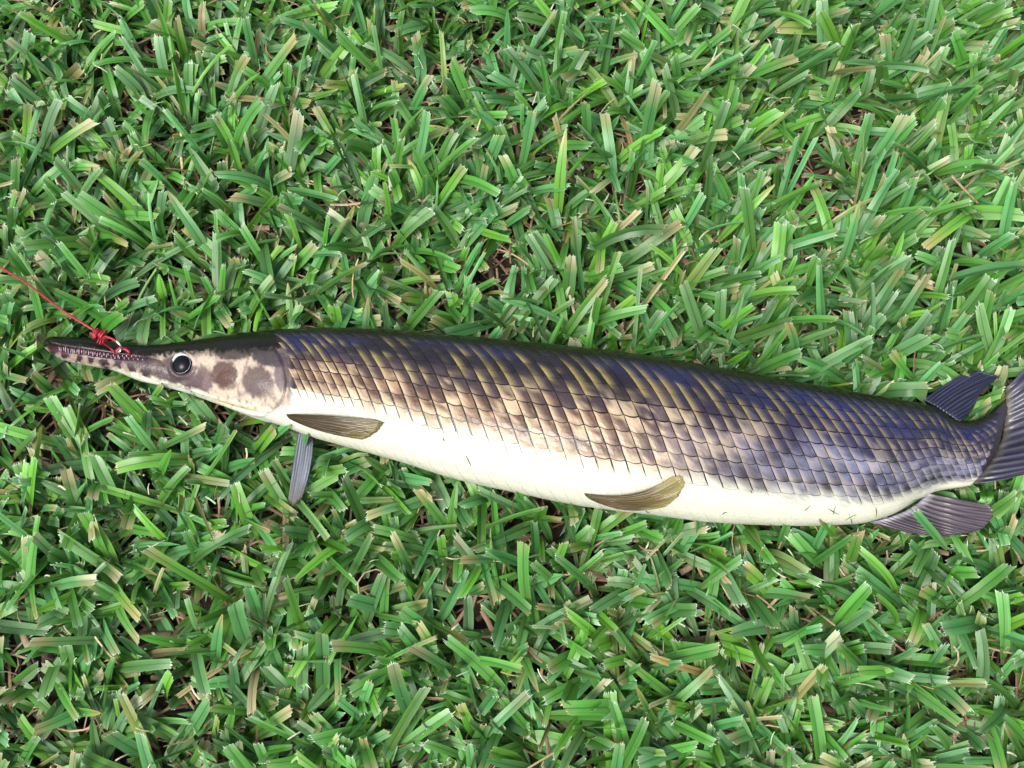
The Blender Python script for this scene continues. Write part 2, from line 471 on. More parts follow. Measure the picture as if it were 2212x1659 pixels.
# freckles
for k in range(70):
    fx, fy = rng.uniform(400, 600), rng.uniform(820, 885)
    if abs(fy - np.interp(fx, [400, 500, 600], [840, 862, 872])) > 14: continue
    col = mixc(col, np.array([.05, .03, .03]), gauss(qx, qy, fx, fy, 1.6 + rng.random() * 1.5, 1.6 + rng.random() * 1.5) * .8)
headcol = col
# under the scales: dark seams above, white skin on the belly
bodyc = mixc(np.array([.016, .012, .014]), WHITE, sstep(-.02, .06, V - belly_line(SS) - (nA - .5) * .05))
bodyc = mixc(bodyc, np.array([.030, .027, .035]), sstep(2010, 2050, SS) * .8)
bodyc = mixc(bodyc, WHITE * .9, sstep(1960, 2030, SS) * sstep(.84, .93, V))
S_SC = np.interp(V, [0, .15, .3, .5, .7, .85, 1], [505, 520, 545, 558, 560, 560, 590])      # where scales begin
bodyc = mixc(headcol, bodyc, sstep(-8, 8, SS - S_SC))
bodyc = np.clip(bodyc, 0, 1)

verts = P.reshape(-1, 3)
faces = []
for i in range(nS - 1):
    r0, r1 = i * nP, (i + 1) * nP
    for j in range(nP):
        k = (j + 1) % nP
        faces.append((r0 + j, r0 + k, r1 + k, r1 + j))
verts = np.vstack([verts, Cc[:1] - np.array([[.0006, 0, 0]]), Cc[-1:]])
i0, i1 = nS * nP, nS * nP + 1
for j in range(nP):
    k = (j + 1) % nP
    faces.append((i0, k, j)); faces.append((i1, (nS - 1) * nP + j, (nS - 1) * nP + k))
bcol = np.vstack([bodyc.reshape(-1, 3), [[.3, .3, .35]], [[.03, .03, .04]]])

fish = bpy.data.objects.new('fish', None)
link(fish)
fish.empty_display_size = 0.05
fish['label'] = 'long narrow-snouted gar fish with dark diamond-scaled back and white belly, lying on its side'
fish['category'] = 'fish'
body = mesh_obj('body', verts, faces, M_SKIN, fish, attrs=[('tint', 'FLOAT_COLOR', bcol)])

# ------------------------------------------------------------------ scales
col_w = lambda s: float(np.interp(s, [430, 560, 660, 800, 1300, 1700, 1900, 2040], [15, 17, 22, 31, 32, 26, 21, 15]))
SHEAR = 0.78
NROW = 17
rows = [(-0.42 + j * math.pi / NROW) for j in range(0, 22)]
scs = []
s_k = 330.0
kcol = 0
while s_k < 2250:
    w = col_w(s_k)
    for j, ph0 in enumerate(rows):
        ph1 = ph0 + math.pi / NROW
        pc = (ph0 + ph1) / 2
        rr = np.interp(s_k, sv, RAD) * 0.87
        def s_at(p, u):
            bend = (p - math.pi / 2)
            return s_k + SHEAR * rr * (bend - .16 * bend * bend) + u * w
        sc_ = s_at(pc, .5)
        vc = float(vfrac(pc))
        lim = np.interp(vc, [0, .15, .3, .5, .7, .85, 1], [505, 520, 545, 558, 560, 560, 590])
        end = np.interp(vc, [0, .3, .6, 1], [2072, 2074, 2060, 2040])
        if sc_ < lim + w * .3 or sc_ > end: continue
        # back rows run together: almost no gap between rows
        gr = (0.012 if vc < .36 else .062) if sc_ < 1450 else 0.06
        gu = 3.3 / w
        if vc > belly_line(sc_): gr = .02; gu = 1.2 / w
        rnd = rng.random()
        gu0 = gu * (.6 + .8 * rng.random()); gp = gr * (.6 + .8 * rng.random())
        uu = np.linspace(gu0 * .35, 1.0 - gu0 * .55, 4)
        tt = np.linspace(gp * .5, 1 - gp * .5, 4)
        U, T_ = np.meshgrid(uu, tt, indexing='ij')
        # gently rounded lower rear edge
        T2 = T_ + (.13 * np.sin(math.pi * U) + .03 * (rng.random() - .5)) * float(sstep(.25, .45, vc))
        p_ = ph0 + T2 * (ph1 - ph0)
        wob = (rng.random(U.shape) - .5) * .035
        s_ = s_at(p_, U + wob + 0.05 * (T_ - .5) ** 2 * (U > .9))
        base = surf(s_, p_); nn = surf_n(s_, p_)
        hsc = w / 32.0
        edge = np.clip(np.minimum(np.minimum(U - uu[0], uu[-1] - U) / .33, np.minimum(T_ - tt[0], tt[-1] - T_) / .33), 0, 1)
        lift = (0.00030 + 0.00055 * U + 0.00022 * edge + (rng.random() - .5) * .00018) * hsc
        flat = sstep(belly_line(sc_) - .06, belly_line(sc_) + .04, vc)
        lift = lift * (1 - .75 * flat) + .00008
        top_ = base + nn * lift[..., None]
        bot_ = base - nn * 0.0004
        c = scale_tint(s_, p_, U, T_, rnd, kcol) * (1 + (.24 * rng.random() - .12) * (1 - .85 * flat))
        ring = [(0, a) for a in range(4)] + [(a, 3) for a in range(1, 4)] + [(3, a) for a in (2, 1, 0)] + [(a, 0) for a in (2, 1)]
        vs = list(top_.reshape(-1, 3)); cs = list(c.reshape(-1, 3)); fs = []
        for a in range(3):
            for b_ in range(3):
                fs.append((a * 4 + b_, a * 4 + b_ + 1, (a + 1) * 4 + b_ + 1, (a + 1) * 4 + b_))
        off = len(vs)
        for (a, b_) in ring:
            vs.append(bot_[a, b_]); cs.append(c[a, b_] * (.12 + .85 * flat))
        for q in range(len(ring)):
            q2 = (q + 1) % len(ring)
            a0 = ring[q][0] * 4 + ring[q][1]; a1 = ring[q2][0] * 4 + ring[q2][1]
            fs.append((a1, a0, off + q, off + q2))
        vs = np.array(vs); cs = np.clip(np.array(cs), 0, 1)
        x_, y_, _d = proj(top_[[0, 0, 3, 3], [0, 3, 3, 0]])
        area = abs(.5 * sum(x_[q] * y_[(q + 1) % 4] - x_[(q + 1) % 4] * y_[q] for q in range(4)))
        if pc < -.05 or pc > math.pi: area *= .1
        scs.append((area * (1 if vc < belly_line(sc_) else .35), vs, fs, cs))
    s_k += w
    kcol += 1
order = sorted(range(len(scs)), key=lambda i: -scs[i][0])
single = set(order[:300])
av, af, ac = [], [], []
o_ = 0
for i, (ar, vs, fs, cs) in enumerate(scs):
    if i in single:
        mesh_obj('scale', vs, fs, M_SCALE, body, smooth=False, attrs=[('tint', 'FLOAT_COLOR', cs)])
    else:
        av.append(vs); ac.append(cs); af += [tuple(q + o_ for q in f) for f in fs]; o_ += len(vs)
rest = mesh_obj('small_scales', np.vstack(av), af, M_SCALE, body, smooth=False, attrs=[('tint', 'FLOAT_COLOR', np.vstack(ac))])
rest['kind'] = 'stuff'
print('scales', len(scs))

# ------------------------------------------------------------------ placing things on the fish's upper side
up = (PP > .05) & (PP < math.pi - .05)
PT = P[up]; ptx, pty, _ = proj(PT)
def on_body(px, py, off):
    d = (ptx - px) ** 2 + (pty - py) ** 2
    idx = np.argpartition(d, 8)[:8]
    w = 1 / (d[idx] + 4)
    z = float((PT[idx, 2] * w).sum() / w.sum()) + off
    return unproj(px, py, z)

# ------------------------------------------------------------------ fins
def resample(pts, n):
    pts = np.asarray(pts, float)
    d = np.concatenate([[0], np.cumsum(np.linalg.norm(np.diff(pts, axis=0), axis=1))])
    t = np.linspace(0, d[-1], n)
    return np.stack([np.interp(t, d, pts[:, k]) for k in range(pts.shape[1])], -1)
def fin(name, base, tip, place, nray, c_ray, c_mem, c_tip=None, mid_=None, per=6, m=22, ridge=.0009, thick=.0007, jag=.012, label=None, parent=fish, basec=None):
    """a fan of rays from the polyline base to the polyline tip; place(px,py,t) -> world point"""
    n = nray * per + 1
    b = resample(base, n); t = resample(tip, n)
    md = resample(mid_, n) if mid_ is not None else (b + t) / 2
    jg = 1 - jag * np.abs(rng.normal(0, 1, nray + 1))
    A = np.zeros((n, m, 3)); Cl = np.zeros((n, m, 3))
    for i in range(n):
        ph = (i % per) / per
        r = .5 + .5 * math.cos(2 * math.pi * ph)       # 1 on a ray, 0 between
        ext = np.interp(i / per, range(nray + 1), jg) - .012 * (1 - r)
        for k in range(m):
            q = k / (m - 1) * ext
            # quadratic through the three curves
            pt = b[i] * (1 - q) * (1 - 2 * q) + md[i] * 4 * q * (1 - q) + t[i] * q * (2 * q - 1)
            A[i, k] = place(pt[0], pt[1], q)
            w = r ** 1.5
            # rays split in two towards the margin
            w = w * (1 - .75 * sstep(.45, .8, q)) + .75 * sstep(.45, .8, q) * (.5 + .5 * math.cos(4 * math.pi * ph)) ** 1.5
            cc = np.array(c_mem) * (1 - w) + np.array(c_ray) * w
            if c_tip is not None: cc = mixc(cc, np.array(c_tip), sstep(.55, 1.0, q) * .8)
            if basec is not None: cc = mixc(cc, np.array(basec), sstep(.16, .0, q))
            cc = cc * (.55 + .9 * noise2(i * .55, k * .16 + nray))
            Cl[i, k] = cc
            A[i, k, 2] += ridge * w * sstep(0, .1, q)
    vs = [v for v in A.reshape(-1, 3)] + [v - np.array([0, 0, thick]) for v in A.reshape(-1, 3)]
    o = n * m; fs = []
    for i in range(n - 1):
        for k in range(m - 1):
            a0, a1, a2, a3 = i * m + k, i * m + k + 1, (i + 1) * m + k + 1, (i + 1) * m + k
            fs.append((a0, a1, a2, a3)); fs.append((o + a3, o + a2, o + a1, o + a0))
    for i in range(n - 1):
        for k in (0, m - 1):
            fs.append((i * m + k, (i + 1) * m + k, o + (i + 1) * m + k, o + i * m + k))
    for k in range(m - 1):
        for i in (0, n - 1):
            fs.append((i * m + k, i * m + k + 1, o + i * m + k + 1, o + i * m + k))
    cl = np.clip(np.vstack([Cl.reshape(-1, 3)] * 2), 0, 1)
    ob = mesh_obj(name, np.array(vs), fs, M_FIN, parent, attrs=[('tint', 'FLOAT_COLOR', cl)])
    if label: ob['label'] = label
    FINS.append(A)
    return ob
FINS = []
DKF = (.018, .016, .028); MEMF = (.085, .08, .12)
# tail fin (runs on past the picture's edge)
zt = lambda px, py, q: unproj(px, py, .034 + .006 * math.sin(q * 3) + .004 * math.sin(py / 31))
fin('caudal_fin', [(2172,838),(2174,870),(2172,905),(2166,945),(2150,985),(2124,1020),(2100,1046)],
    [(2262,738),(2300,775),(2330,830),(2342,890),(2335,940),(2305,985),(2240,1018)], zt, 13, (.075, .072, .085), (.014, .014, .040), mid_=
    [(2212,798),(2232,815),(2246,862),(2250,915),(2240,962),(2212,1002),(2168,1036)], ridge=.0012, label='dark ribbed fan-shaped tail fin', basec=(.10, .09, .08))
zd = lambda px, py, q: unproj(px, py, .036 - .004 * q + .003 * math.sin(q * 4 + py / 20))
fin('dorsal_fin', [(1994,864),(2015,874),(2040,890),(2062,904),(2074,912)],
    [(2078,810),(2118,801),(2163,811),(2134,834),(2116,852),(2104,880),(2090,900)], zd, 12, (.004, .004, .008), (.034, .038, .080), mid_=
    [(2036,834),(2060,838),(2086,850),(2090,868),(2090,888),(2084,903)], ridge=.0009, label='dark blue-black dorsal fin laid back')
za = lambda px, py, q: unproj(px, py, .029 + .005 * q + .002 * math.sin(px / 23))
fin('anal_fin', [(1880,1128),(1920,1118),(1956,1104),(1984,1086),(2004,1066)],
    [(1990,1155),(2045,1158),(2098,1151),(2124,1143),(2146,1120),(2152,1103),(2138,1092)], za, 13, (.035, .028, .036), (.105, .085, .105), mid_=
    [(1936,1145),(1984,1140),(2030,1130),(2054,1112),(2066,1096),(2068,1078)], ridge=.0006, label='grey-mauve anal fin spread on the grass', basec=(.45, .42, .50))
zb = lambda px, py, q: on_body(px, py, .0008 + .0035 * math.sin(math.pi * min(q, 1)) ** 1 + .001 * q)
fin('pectoral_fin', [(618,895),(620,899),(624,904)],
    [(812,907),(832,914),(822,930),(806,941),(784,950)], zb, 9, (.022, .015, .008), (.075, .054, .028), c_tip=(.15, .12, .04), mid_=
    [(700,898),(716,910),(714,922),(704,930),(694,932)], ridge=.0005, label='brown pectoral fin folded against the white flank')
zp = lambda px, py, q: on_body(px, py, .0008 + .004 * math.sin(math.pi * min(q, 1)) ** 1 + .001 * q)
fin('pelvic_fin', [(1262,1065),(1264,1070),(1270,1076)],
    [(1456,1026),(1478,1028),(1481,1046),(1467,1072),(1440,1094)], zp, 9, (.040, .026, .013), (.13, .095, .044), c_tip=(.26, .22, .075), mid_=
    [(1366,1068),(1378,1076),(1376,1088),(1366,1098),(1352,1102)], ridge=.0005, label='olive-brown pelvic fin curled up over the belly')
zf = lambda px, py, q: unproj(px, py, .030 + .006 * math.sin(q * 2.5))
fin('pectoral_fin', [(645,930),(660,934),(677,938)],
    [(622,1084),(630,1096),(640,1090),(650,1080)], zf, 7, (.10, .11, .135), (.22, .24, .29), c_tip=(.09, .08, .06), mid_=
    [(632,1010),(650,1012),(670,1010)], ridge=.0005, label='pale grey pectoral fin sticking out below the throat')

# ------------------------------------------------------------------ eye
def ellipsoid(c, r, axes, nu=28, nv=18):
    vs, fs = [], []
    for i in range(nv + 1):
        th = math.pi * i / nv
        for j in range(nu):
            f = 2 * math.pi * j / nu
            q = np.array([math.sin(th) * math.cos(f), math.sin(th) * math.sin(f), math.cos(th)]) * r
            vs.append(c + axes.T @ q)
    for i in range(nv):
        for j in range(nu):
            k = (j + 1) % nu
            fs.append((i * nu + j, i * nu + k, (i + 1) * nu + k, (i + 1) * nu + j))
    return np.array(vs), fs
ec = on_body(394, 787, 0.0)
idx = np.argmin((qx - 394) ** 2 + (qy - 787) ** 2 + 1e6 * (~up))
en = surf_n(np.array([SS.ravel()[idx]]), np.array([PP.ravel()[idx]]))[0]
ex = np.cross(np.array([0, 1, 0]), en); ex /= np.linalg.norm(ex); ey = np.cross(en, ex)
AX = np.stack([ex, ey, en])
er = 24.5 * UNIT
vs, fs = ellipsoid(ec - en * .0002, np.array([er, er, er * .62]), AX)
eye = mesh_obj('eye', vs, fs, M_EYE, fish); eye['label'] = 'round glossy black eye with a pale blue rim'
def tube(pts, rad, nseg=8, close=False, cap=True):
    pts = np.asarray(pts, float); n = len(pts)
    rad = np.ones(n) * rad
    vs, fs = [], []
    tg = np.gradient(pts, axis=0)
    if close:
        tg = np.roll(pts, -1, 0) - np.roll(pts, 1, 0)
    tg /= np.linalg.norm(tg, axis=1)[:, None] + 1e-12
    ref = np.array([0.1, 0.2, 1.0])
    for i in range(n):
        a = np.cross(tg[i], ref); a /= np.linalg.norm(a) + 1e-12
        b = np.cross(tg[i], a)
        for k in range(nseg):
            f = 2 * math.pi * k / nseg
            vs.append(pts[i] + rad[i] * (a * math.cos(f) + b * math.sin(f)))
    for i in range(n if close else n - 1):
        j = (i + 1) % n
        for k in range(nseg):
            k2 = (k + 1) % nseg
            fs.append((i * nseg + k, i * nseg + k2, j * nseg + k2, j * nseg + k))
    if cap and not close:
        fs.append(tuple(range(nseg))[::-1]); fs.append(tuple((n - 1) * nseg + k for k in range(nseg)))
    return np.array(vs), fs
rp = []; rr_ = []
for k in range(40):
    f = 2 * math.pi * k / 40
    rp.append(ec + er * .90 * (ex * math.cos(f) + ey * math.sin(f)) + en * .0016)
    rr_.append(.00015 + .0017 * max(0, math.cos(f - R(128))) ** 1.3)
vs, fs = tube(rp, np.array(rr_), 8, close=True)
mesh_obj('iris', vs, fs, M_IRIS, eye)

# ------------------------------------------------------------------ teeth
vs_all, fs_all = [], []
o_ = 0
for k in range(38):
    t = k / 37
    px = 128 + t * 180 + rng.uniform(-1, 1)
    ym = np.interp(px, MOUTH[:, 0], MOUTH[:, 1])
    upj = k % 2 == 0
    h = np.interp(px, [125, 200, 310], [11, 9, 5]) * rng.uniform(.6, 1.25)
    y0 = ym - 4 if upj else ym + 5
    y1 = y0 + h if upj else y0 - h
    p0 = on_body(px, y0, .0005); p1 = on_body(px + rng.uniform(-1.5, 1.5), y1, .0012)
    rad = .00040 * rng.uniform(.6, 1.3)
    pts = [p0 + (p1 - p0) * q for q in (0, .5, 1)]
    v_, f_ = tube(pts, np.array([rad, rad * .7, rad * .15]), 5)
    vs_all.append(v_); fs_all += [tuple(a + o_ for a in f) for f in f_]; o_ += len(v_)
teeth = mesh_obj('teeth', np.vstack(vs_all), fs_all, M_TOOTH, fish)
teeth['kind'] = 'stuff'

# ------------------------------------------------------------------ red fishing line with its hook
def curve(pts, n):
    pts = np.asarray(pts, float)
    d = np.concatenate([[0], np.cumsum(np.linalg.norm(np.diff(pts, axis=0), axis=1))])
    t = np.linspace(0, d[-1], n)
    return np.stack([pchip(d, pts[:, k], t) for k in range(3)], -1)
zs = float(on_body(235, 750, 0)[2])
A = curve([unproj(-190, 455, .062), unproj(-60, 540, .060), unproj(0, 577, .060), unproj(50, 607, .061), unproj(96, 641, .063), unproj(130, 667, .064), unproj(170, 693, .064), unproj(204, 714, .063)], 60)
vs, fs = tube(A, np.linspace(.00055, .0009, 60), 8)
line = mesh_obj('fishing_line', vs, fs, M_RED)
line['label'] = 'thin red fishing line tied to a steel hook in the snout of the fish'
line['category'] = 'fishing line'
# knot: wraps of the line and frayed ends
kp = [unproj(204, 714, .063), unproj(216, 724, .0625), unproj(228, 734, .062)]
ax_ = kp[2] - kp[0]; ln = np.linalg.norm(ax_); ax_ /= ln
n1 = np.cross(ax_, [0, 0, 1]); n1 /= np.linalg.norm(n1); n2 = np.cross(ax_, n1)
turns = 5.5
hel = [kp[0] + ax_ * ln * (i / 90) + (n1 * math.cos(2 * math.pi * turns * i / 90) * 1.5 + n2 * math.sin(2 * math.pi * turns * i / 90)) * (.0018 + .0009 * math.sin(i / 7.3) * math.sin(i / 2.9)) + n1 * .0012 * math.sin(i / 11) for i in range(91)]
KV, KF = [], []; o_ = 0
def addk(v_, f_):
    global o_
    KV.append(v_); KF.extend([tuple(a + o_ for a in f) for f in f_]); o_ += len(v_)
addk(*tube(hel, .00095, 6))
addk(*tube(curve([kp[0], kp[1], kp[2]], 12), .0018, 8))
for (q0, q1) in (((208, 722), (203, 731)), ((214, 728), (209, 741)), ((218, 730), (214, 744)), ((206, 716), (199, 722)), ((222, 732), (221, 742))):
    addk(*tube(curve([unproj(*q0, .063), unproj((q0[0]+q1[0])/2+1.5, (q0[1]+q1[1])/2, .0645), unproj(*q1, .0635)], 8), np.linspace(.0007, .0004, 8), 6))
mesh_obj('knot', np.vstack(KV), KF, M_RED, line)
# strands from the knot to the hook and into the mouth
z1 = float(on_body(262, 760, 0)[2])
st1 = curve([kp[2], unproj(222, 738, .0625), unproj(238, 752, z1 + .003), on_body(247, 760, .0012), on_body(250, 765, -.002)], 24)
mesh_obj('strand', *tube(st1, .0007, 6), M_RED, line)
st2 = curve([unproj(226, 726, .063), unproj(240, 731, .0632), unproj(252, 738, .063), unproj(256, 744, .0625)], 20)
mesh_obj('strand', *tube(st2, .0009, 6), M_RED, line)
st3 = curve([on_body(252, 759, .0016), on_body(262, 752, .004), on_body(272, 755, .004), on_body(279, 761, .003), on_body(283, 767, -.001)], 24)
mesh_obj('strand', *tube(st3, np.linspace(.0016, .0008, 24), 6), M_RED, line)
hk = curve([unproj(250, 736, .0632), unproj(257, 742, .0628), unproj(261, 748, .061), unproj(262, 754, z1 + .004), on_body(258, 760, .003), on_body(251, 763, .0005), on_body(247, 764, -.003)], 30)
mesh_obj('hook', *tube(hk, .0008, 8), M_STEEL, line)

# ------------------------------------------------------------------ the lawn
# height maps of what lies on the grass, so the blades bend under it
GX0, GY0, GS, GN, GM = -.62, -.42, .003, 420, 300
zlow = np.full((GN, GM), 9.0); zhigh = np.full((GN, GM), -9.0)
def stamp(pts):
    ix = ((pts[:, 0] - GX0) / GS).astype(int); iy = ((pts[:, 1] - GY0) / GS).astype(int)
    ok = (ix >= 0) & (ix < GN) & (iy >= 0) & (iy < GM)
    np.minimum.at(zlow, (ix[ok], iy[ok]), pts[ok, 2]); np.maximum.at(zhigh, (ix[ok], iy[ok]), pts[ok, 2])
stamp(P.reshape(-1, 3))
for A in FINS:
    stamp(A.reshape(-1, 3) - np.array([0, 0, .001]))
def press(v):
    ix = np.clip(((v[:, 0] - GX0) / GS).astype(int), 0, GN - 1); iy = np.clip(((v[:, 1] - GY0) / GS).astype(int), 0, GM - 1)
    zl = zlow[ix, iy]
    return zl

GREENS = np.array([(.038, .160, .028), (.036, .150, .050), (.048, .188, .038), (.042, .170, .066), (.066, .220, .030), (.026, .115, .030), (.050, .190, .078), (.042, .178, .032)])
DRY = np.array([(.36, .25, .12), (.42, .31, .18), (.24, .15, .075), (.33, .20, .08)])
def blade(x, y, az, el, L, W, kap, roll, fold, dry=0.0, z0=.006, twist=0, cut=None, pressed=True):
    nr = 8
    t = np.linspace(0, 1, nr)
    e = el - kap * t ** 1.3
    ds = L / (nr - 1)
    r = np.concatenate([[0], np.cumsum(np.cos((e[1:] + e[:-1]) / 2) * ds)])
    z = z0 + np.concatenate([[0], np.cumsum(np.sin((e[1:] + e[:-1]) / 2) * ds)])
    dirh = np.array([math.cos(az), math.sin(az), 0])
    side = np.array([-math.sin(az), math.cos(az), 0])
    bendx = twist * .18 * L * t ** 2
    ctr = np.array([x, y, 0]) + r[:, None] * dirh + bendx[:, None] * side
    ctr[:, 2] = np.maximum(z, .002)
    nup = np.stack([-np.sin(e) * dirh[0], -np.sin(e) * dirh[1], np.cos(e)], -1)
    rl = roll + twist * t
    sd_ = np.cos(rl)[:, None] * side + np.sin(rl)[:, None] * nup
    nu_ = -np.sin(rl)[:, None] * side + np.cos(rl)[:, None] * nup
    wd = W / 2 * (.34 + .66 * np.sin(np.minimum(t * 1.9, 1) * math.pi / 2)) * (1 - .14 * t) * (1 + .05 * np.sin(t * 7 + rng.uniform(0, 6)))
    if cut is None: cut = rng.random()
    pointed = cut > .90
    if pointed: wd = wd * np.sqrt(np.clip(1.02 - t ** 3, 0, 1))
    skew = rng.uniform(-.35, .35) * W
    rows_ = []
    for h in (-1, 1):
        edge = ctr + h * sd_ * (wd * math.cos(fold))[:, None] + nu_ * (wd * math.sin(fold))[:, None]
        rows_.append((ctr, edge))
    V_, F_, A_ = [], [], []
    tang = dirh * math.cos(e[-1]) + np.array([0, 0, 1]) * math.sin(e[-1])
    g = GREENS[rng.integers(len(GREENS))] * rng.uniform(.75, 1.42) * np.array([1.14, 1.06, .80])
    if rng.random() < .12: g = g * np.array([1.3, 1.12, .8])
    if rng.random() < .12: g = g * .45 + np.array([.105, .200, .100]) * .55  # paler blades: undersides, with whitish sheen put into the colour
    dc = DRY[rng.integers(len(DRY))] * rng.uniform(.6, 1.2)
    g = g * (1 - dry) + dc * dry
    rn = rng.random()
    tipdry = rng.random() < .20
    C_ = []
    pale = np.array([.52, .62, .46]) if rng.random() < .7 else np.array([.5, .40, .26])
    for hi, h in enumerate((-1, 1)):
        o = len(V_)
        a, bb = rows_[hi]
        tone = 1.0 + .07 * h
        for k in range(nr):
            for ac, pt in ((0, a[k]), (h, bb[k])):
                pt = pt.copy()
                if k == nr - 1 and not pointed: pt += tang * skew * (ac if ac else 0)
                V_.append(pt); A_.append((ac, t[k] * L, rn))
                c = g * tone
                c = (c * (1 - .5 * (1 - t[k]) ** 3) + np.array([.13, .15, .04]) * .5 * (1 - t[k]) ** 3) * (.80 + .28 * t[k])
                if tipdry: c = c * (1 - sstep(.72, 1., t[k]) * .7) + dc * sstep(.72, 1., t[k]) * .7
                if not pointed and k == nr - 1: c = c * .85 + pale * .15  # bleached tip, its pale highlight also put into the colour
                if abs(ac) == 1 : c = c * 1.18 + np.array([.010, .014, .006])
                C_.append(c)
        for k in range(nr - 1):
            q = (o + 2 * k, o + 2 * k + 1, o + 2 * k + 3, o + 2 * k + 2)
            F_.append(q if h > 0 else q[::-1])
        if not pointed:
            # torn, bleached end left by the mower
            p0, p1 = V_[o + 2 * nr - 2], V_[o + 2 * nr - 1]
            nt_ = 3
            for q in range(nt_):
                f0, f1 = q / nt_, (q + 1) / nt_
                fm = rng.uniform(f0, f1)
                i_ = len(V_)
                ln_ = rng.uniform(.0003, .0021) if rng.random() < .9 else rng.uniform(.002, .0045)
                inn = tang * .0009
                V_.extend([p0 * (1 - f0) + p1 * f0 - inn * .0, p0 * (1 - f1) + p1 * f1 - inn * .0, p0 * (1 - fm) + p1 * fm + tang * ln_ + nu_[-1] * rng.uniform(-.0006, .0006)])
                A_.extend([(h * f0, L, rn), (h * f1, L, rn), (h * fm, L, rn)])
                C_.extend([g * .4 + pale * .6, g * .4 + pale * .6, pale])
                F_.append((i_, i_ + 1, i_ + 2) if h > 0 else (i_ + 1, i_, i_ + 2))
    V_ = np.array(V_)
    if pressed:
        zl = press(V_)
        if np.any(V_[:, 2] - zl > .012): return None
        V_[:, 2] = np.where(V_[:, 2] > zl - .0012, np.maximum(zl - .0012 - .004 * rng.random(), .001), V_[:, 2])
    return V_, F_, np.array(A_), np.array(C_)

BL = []
def field(px, py):
    """mean lean (world azimuth) and spread of the blades over the lawn"""
    right = float(sstep(1150, 1650, px) * sstep(1050, 800, py))
    topl = float(sstep(1300, 700, px) * sstep(900, 500, py))
    low = float(sstep(950, 1250, py))
    r = rng.random()
    if r < right * .88: return R(33) + rng.normal(0, .42)
    if r < topl * .6: return R(105) + rng.normal(0, .9)
    return rng.uniform(0, 2 * math.pi)
ntuft = 0
target = 5900
while ntuft < target:
    x = rng.uniform(-.62, .62); y = rng.uniform(-.42, .66)
    px, py, dz = (float(q) for q in proj(np.array([x, y, .02])))
    if (px < -170 or px > 2390 or py < -170 or py > 1830) and rng.random() < .6: continue
    dens = fbm(x * 14 + 3, y * 14 + 7, 2)
    bare = sstep(.36, .25, dens)
    for (bx, by, br) in ((1745, 725, 75), (1480, 560, 60), (1530, 1290, 70), (960, 1270, 50), (1700, 1330, 60), (2080, 640, 50), (1000, 1590, 60), (1180, 600, 40), (1350, 1560, 60), (730, 1150, 45), (2120, 1300, 50), (1300, 130, 40)):
        bare = max(bare, float(math.exp(-((px - bx) ** 2 + (py - by) ** 2) / br ** 2)))
    if rng.random() < bare * .6: continue
    ntuft += 1
    az0 = field(px, py)
    lean = px > 1200 and py < 1000
    nb = int(rng.integers(2, 5))
    for b_ in range(nb):
        az = az0 + rng.normal(0, .55) + (math.pi * (rng.random() < .22))
        el = R(np.clip(rng.normal(38, 20), 4, 84))
        L = np.clip(rng.normal(.037, .014), .012, .080) * (1.15 if lean else 1)
        W = np.clip(rng.normal(.0080, .0015), .0040, .0116)
        kap = rng.uniform(-.1, .9) * (el + .2)
        dry = rng.uniform(0, .05) if rng.random() > .055 else rng.uniform(.15, .8)
        if rng.random() < .12: W *= rng.uniform(.3, .6)
        if dry > .3: W *= rng.uniform(.35, .8)
        if rng.random() < .15: kap += rng.uniform(.3, 1.0)
        nb_ = (blade(x + rng.normal(0, .004), y + rng.normal(0, .004), az, el, L, W, kap, rng.normal(0, .48), rng.uniform(.06, .42), dry, z0=rng.uniform(.003, .016), twist=rng.normal(0, .5)))
        if nb_ is not None: BL.append(nb_)
# blades standing in front of the fish, seen against its belly and anal fin
SPECIAL = []
def special(p0, p1, z0, z1, W, cut=.5, col_dry=0):
    a, b = unproj(*p0, z0), unproj(*p1, z1)
    d = b - a
    az = math.atan2(d[1], d[0]); L = np.linalg.norm(d); el = math.asin(d[2] / L)
    return blade(a[0], a[1], az, el, L, W, 0.0, 0.1, .3, col_dry, z0=a[2], cut=cut, pressed=False)
SPECIAL += [special((1510, 1180), (1508, 1100), .012, .060, .0062, .99), special((1835, 1200), (1772, 1118), .02, .058, .0085, .3),
            special((2046, 1188), (1976, 1106), .041, .058, .0075, .2), special((2205, 1060), (2150, 1110), .045, .030, .009, .4)]
for k in range(16):
    px0 = rng.uniform(1180, 1900) if k < 11 else rng.uniform(300, 1150)
    yb = float(np.interp(px0, PAIRS[:, 2], PAIRS[:, 3]))
    reach = rng.uniform(2, 16)
    ang = rng.uniform(-.9, .9)
    ln_ = rng.uniform(45, 85)
    SPECIAL.append(special((px0 - ln_ * math.sin(ang), yb + ln_ * math.cos(ang) - reach), (px0, yb - reach), .014, .052 if px0 > 600 else .045, rng.uniform(.005, .0085), rng.random()))
# visibility vote: which blades show largest from the picture's side
W_, H_ = 704, 528
zb_ = np.full(W_ * H_, 9.0); PX, PD, PB = [], [], []
for i, (v, f, a, c) in enumerate(BL + SPECIAL):
    q = np.array([v[list(ff)].mean(0) for ff in f] + [(v[ff[0]] + v[ff[1]]) / 2 for ff in f])
    PX.append(q); PB.append(np.full(len(q), i))
PX = np.vstack(PX); PB = np.concatenate(PB)
x_, y_, d_ = proj(PX)
ii = (x_ / 2212 * W_).astype(int); jj = (y_ / 1659 * H_).astype(int)
ok = (ii >= 0) & (ii < W_) & (jj >= 0) & (jj < H_)
bx_, by_, bd_ = proj(P.reshape(-1, 3))
bi = (bx_ / 2212 * W_).astype(int); bj = (by_ / 1659 * H_).astype(int)
ob_ = (bi >= 0) & (bi < W_) & (bj >= 0) & (bj < H_)
np.minimum.at(zb_, bj[ob_] * W_ + bi[ob_], bd_[ob_])
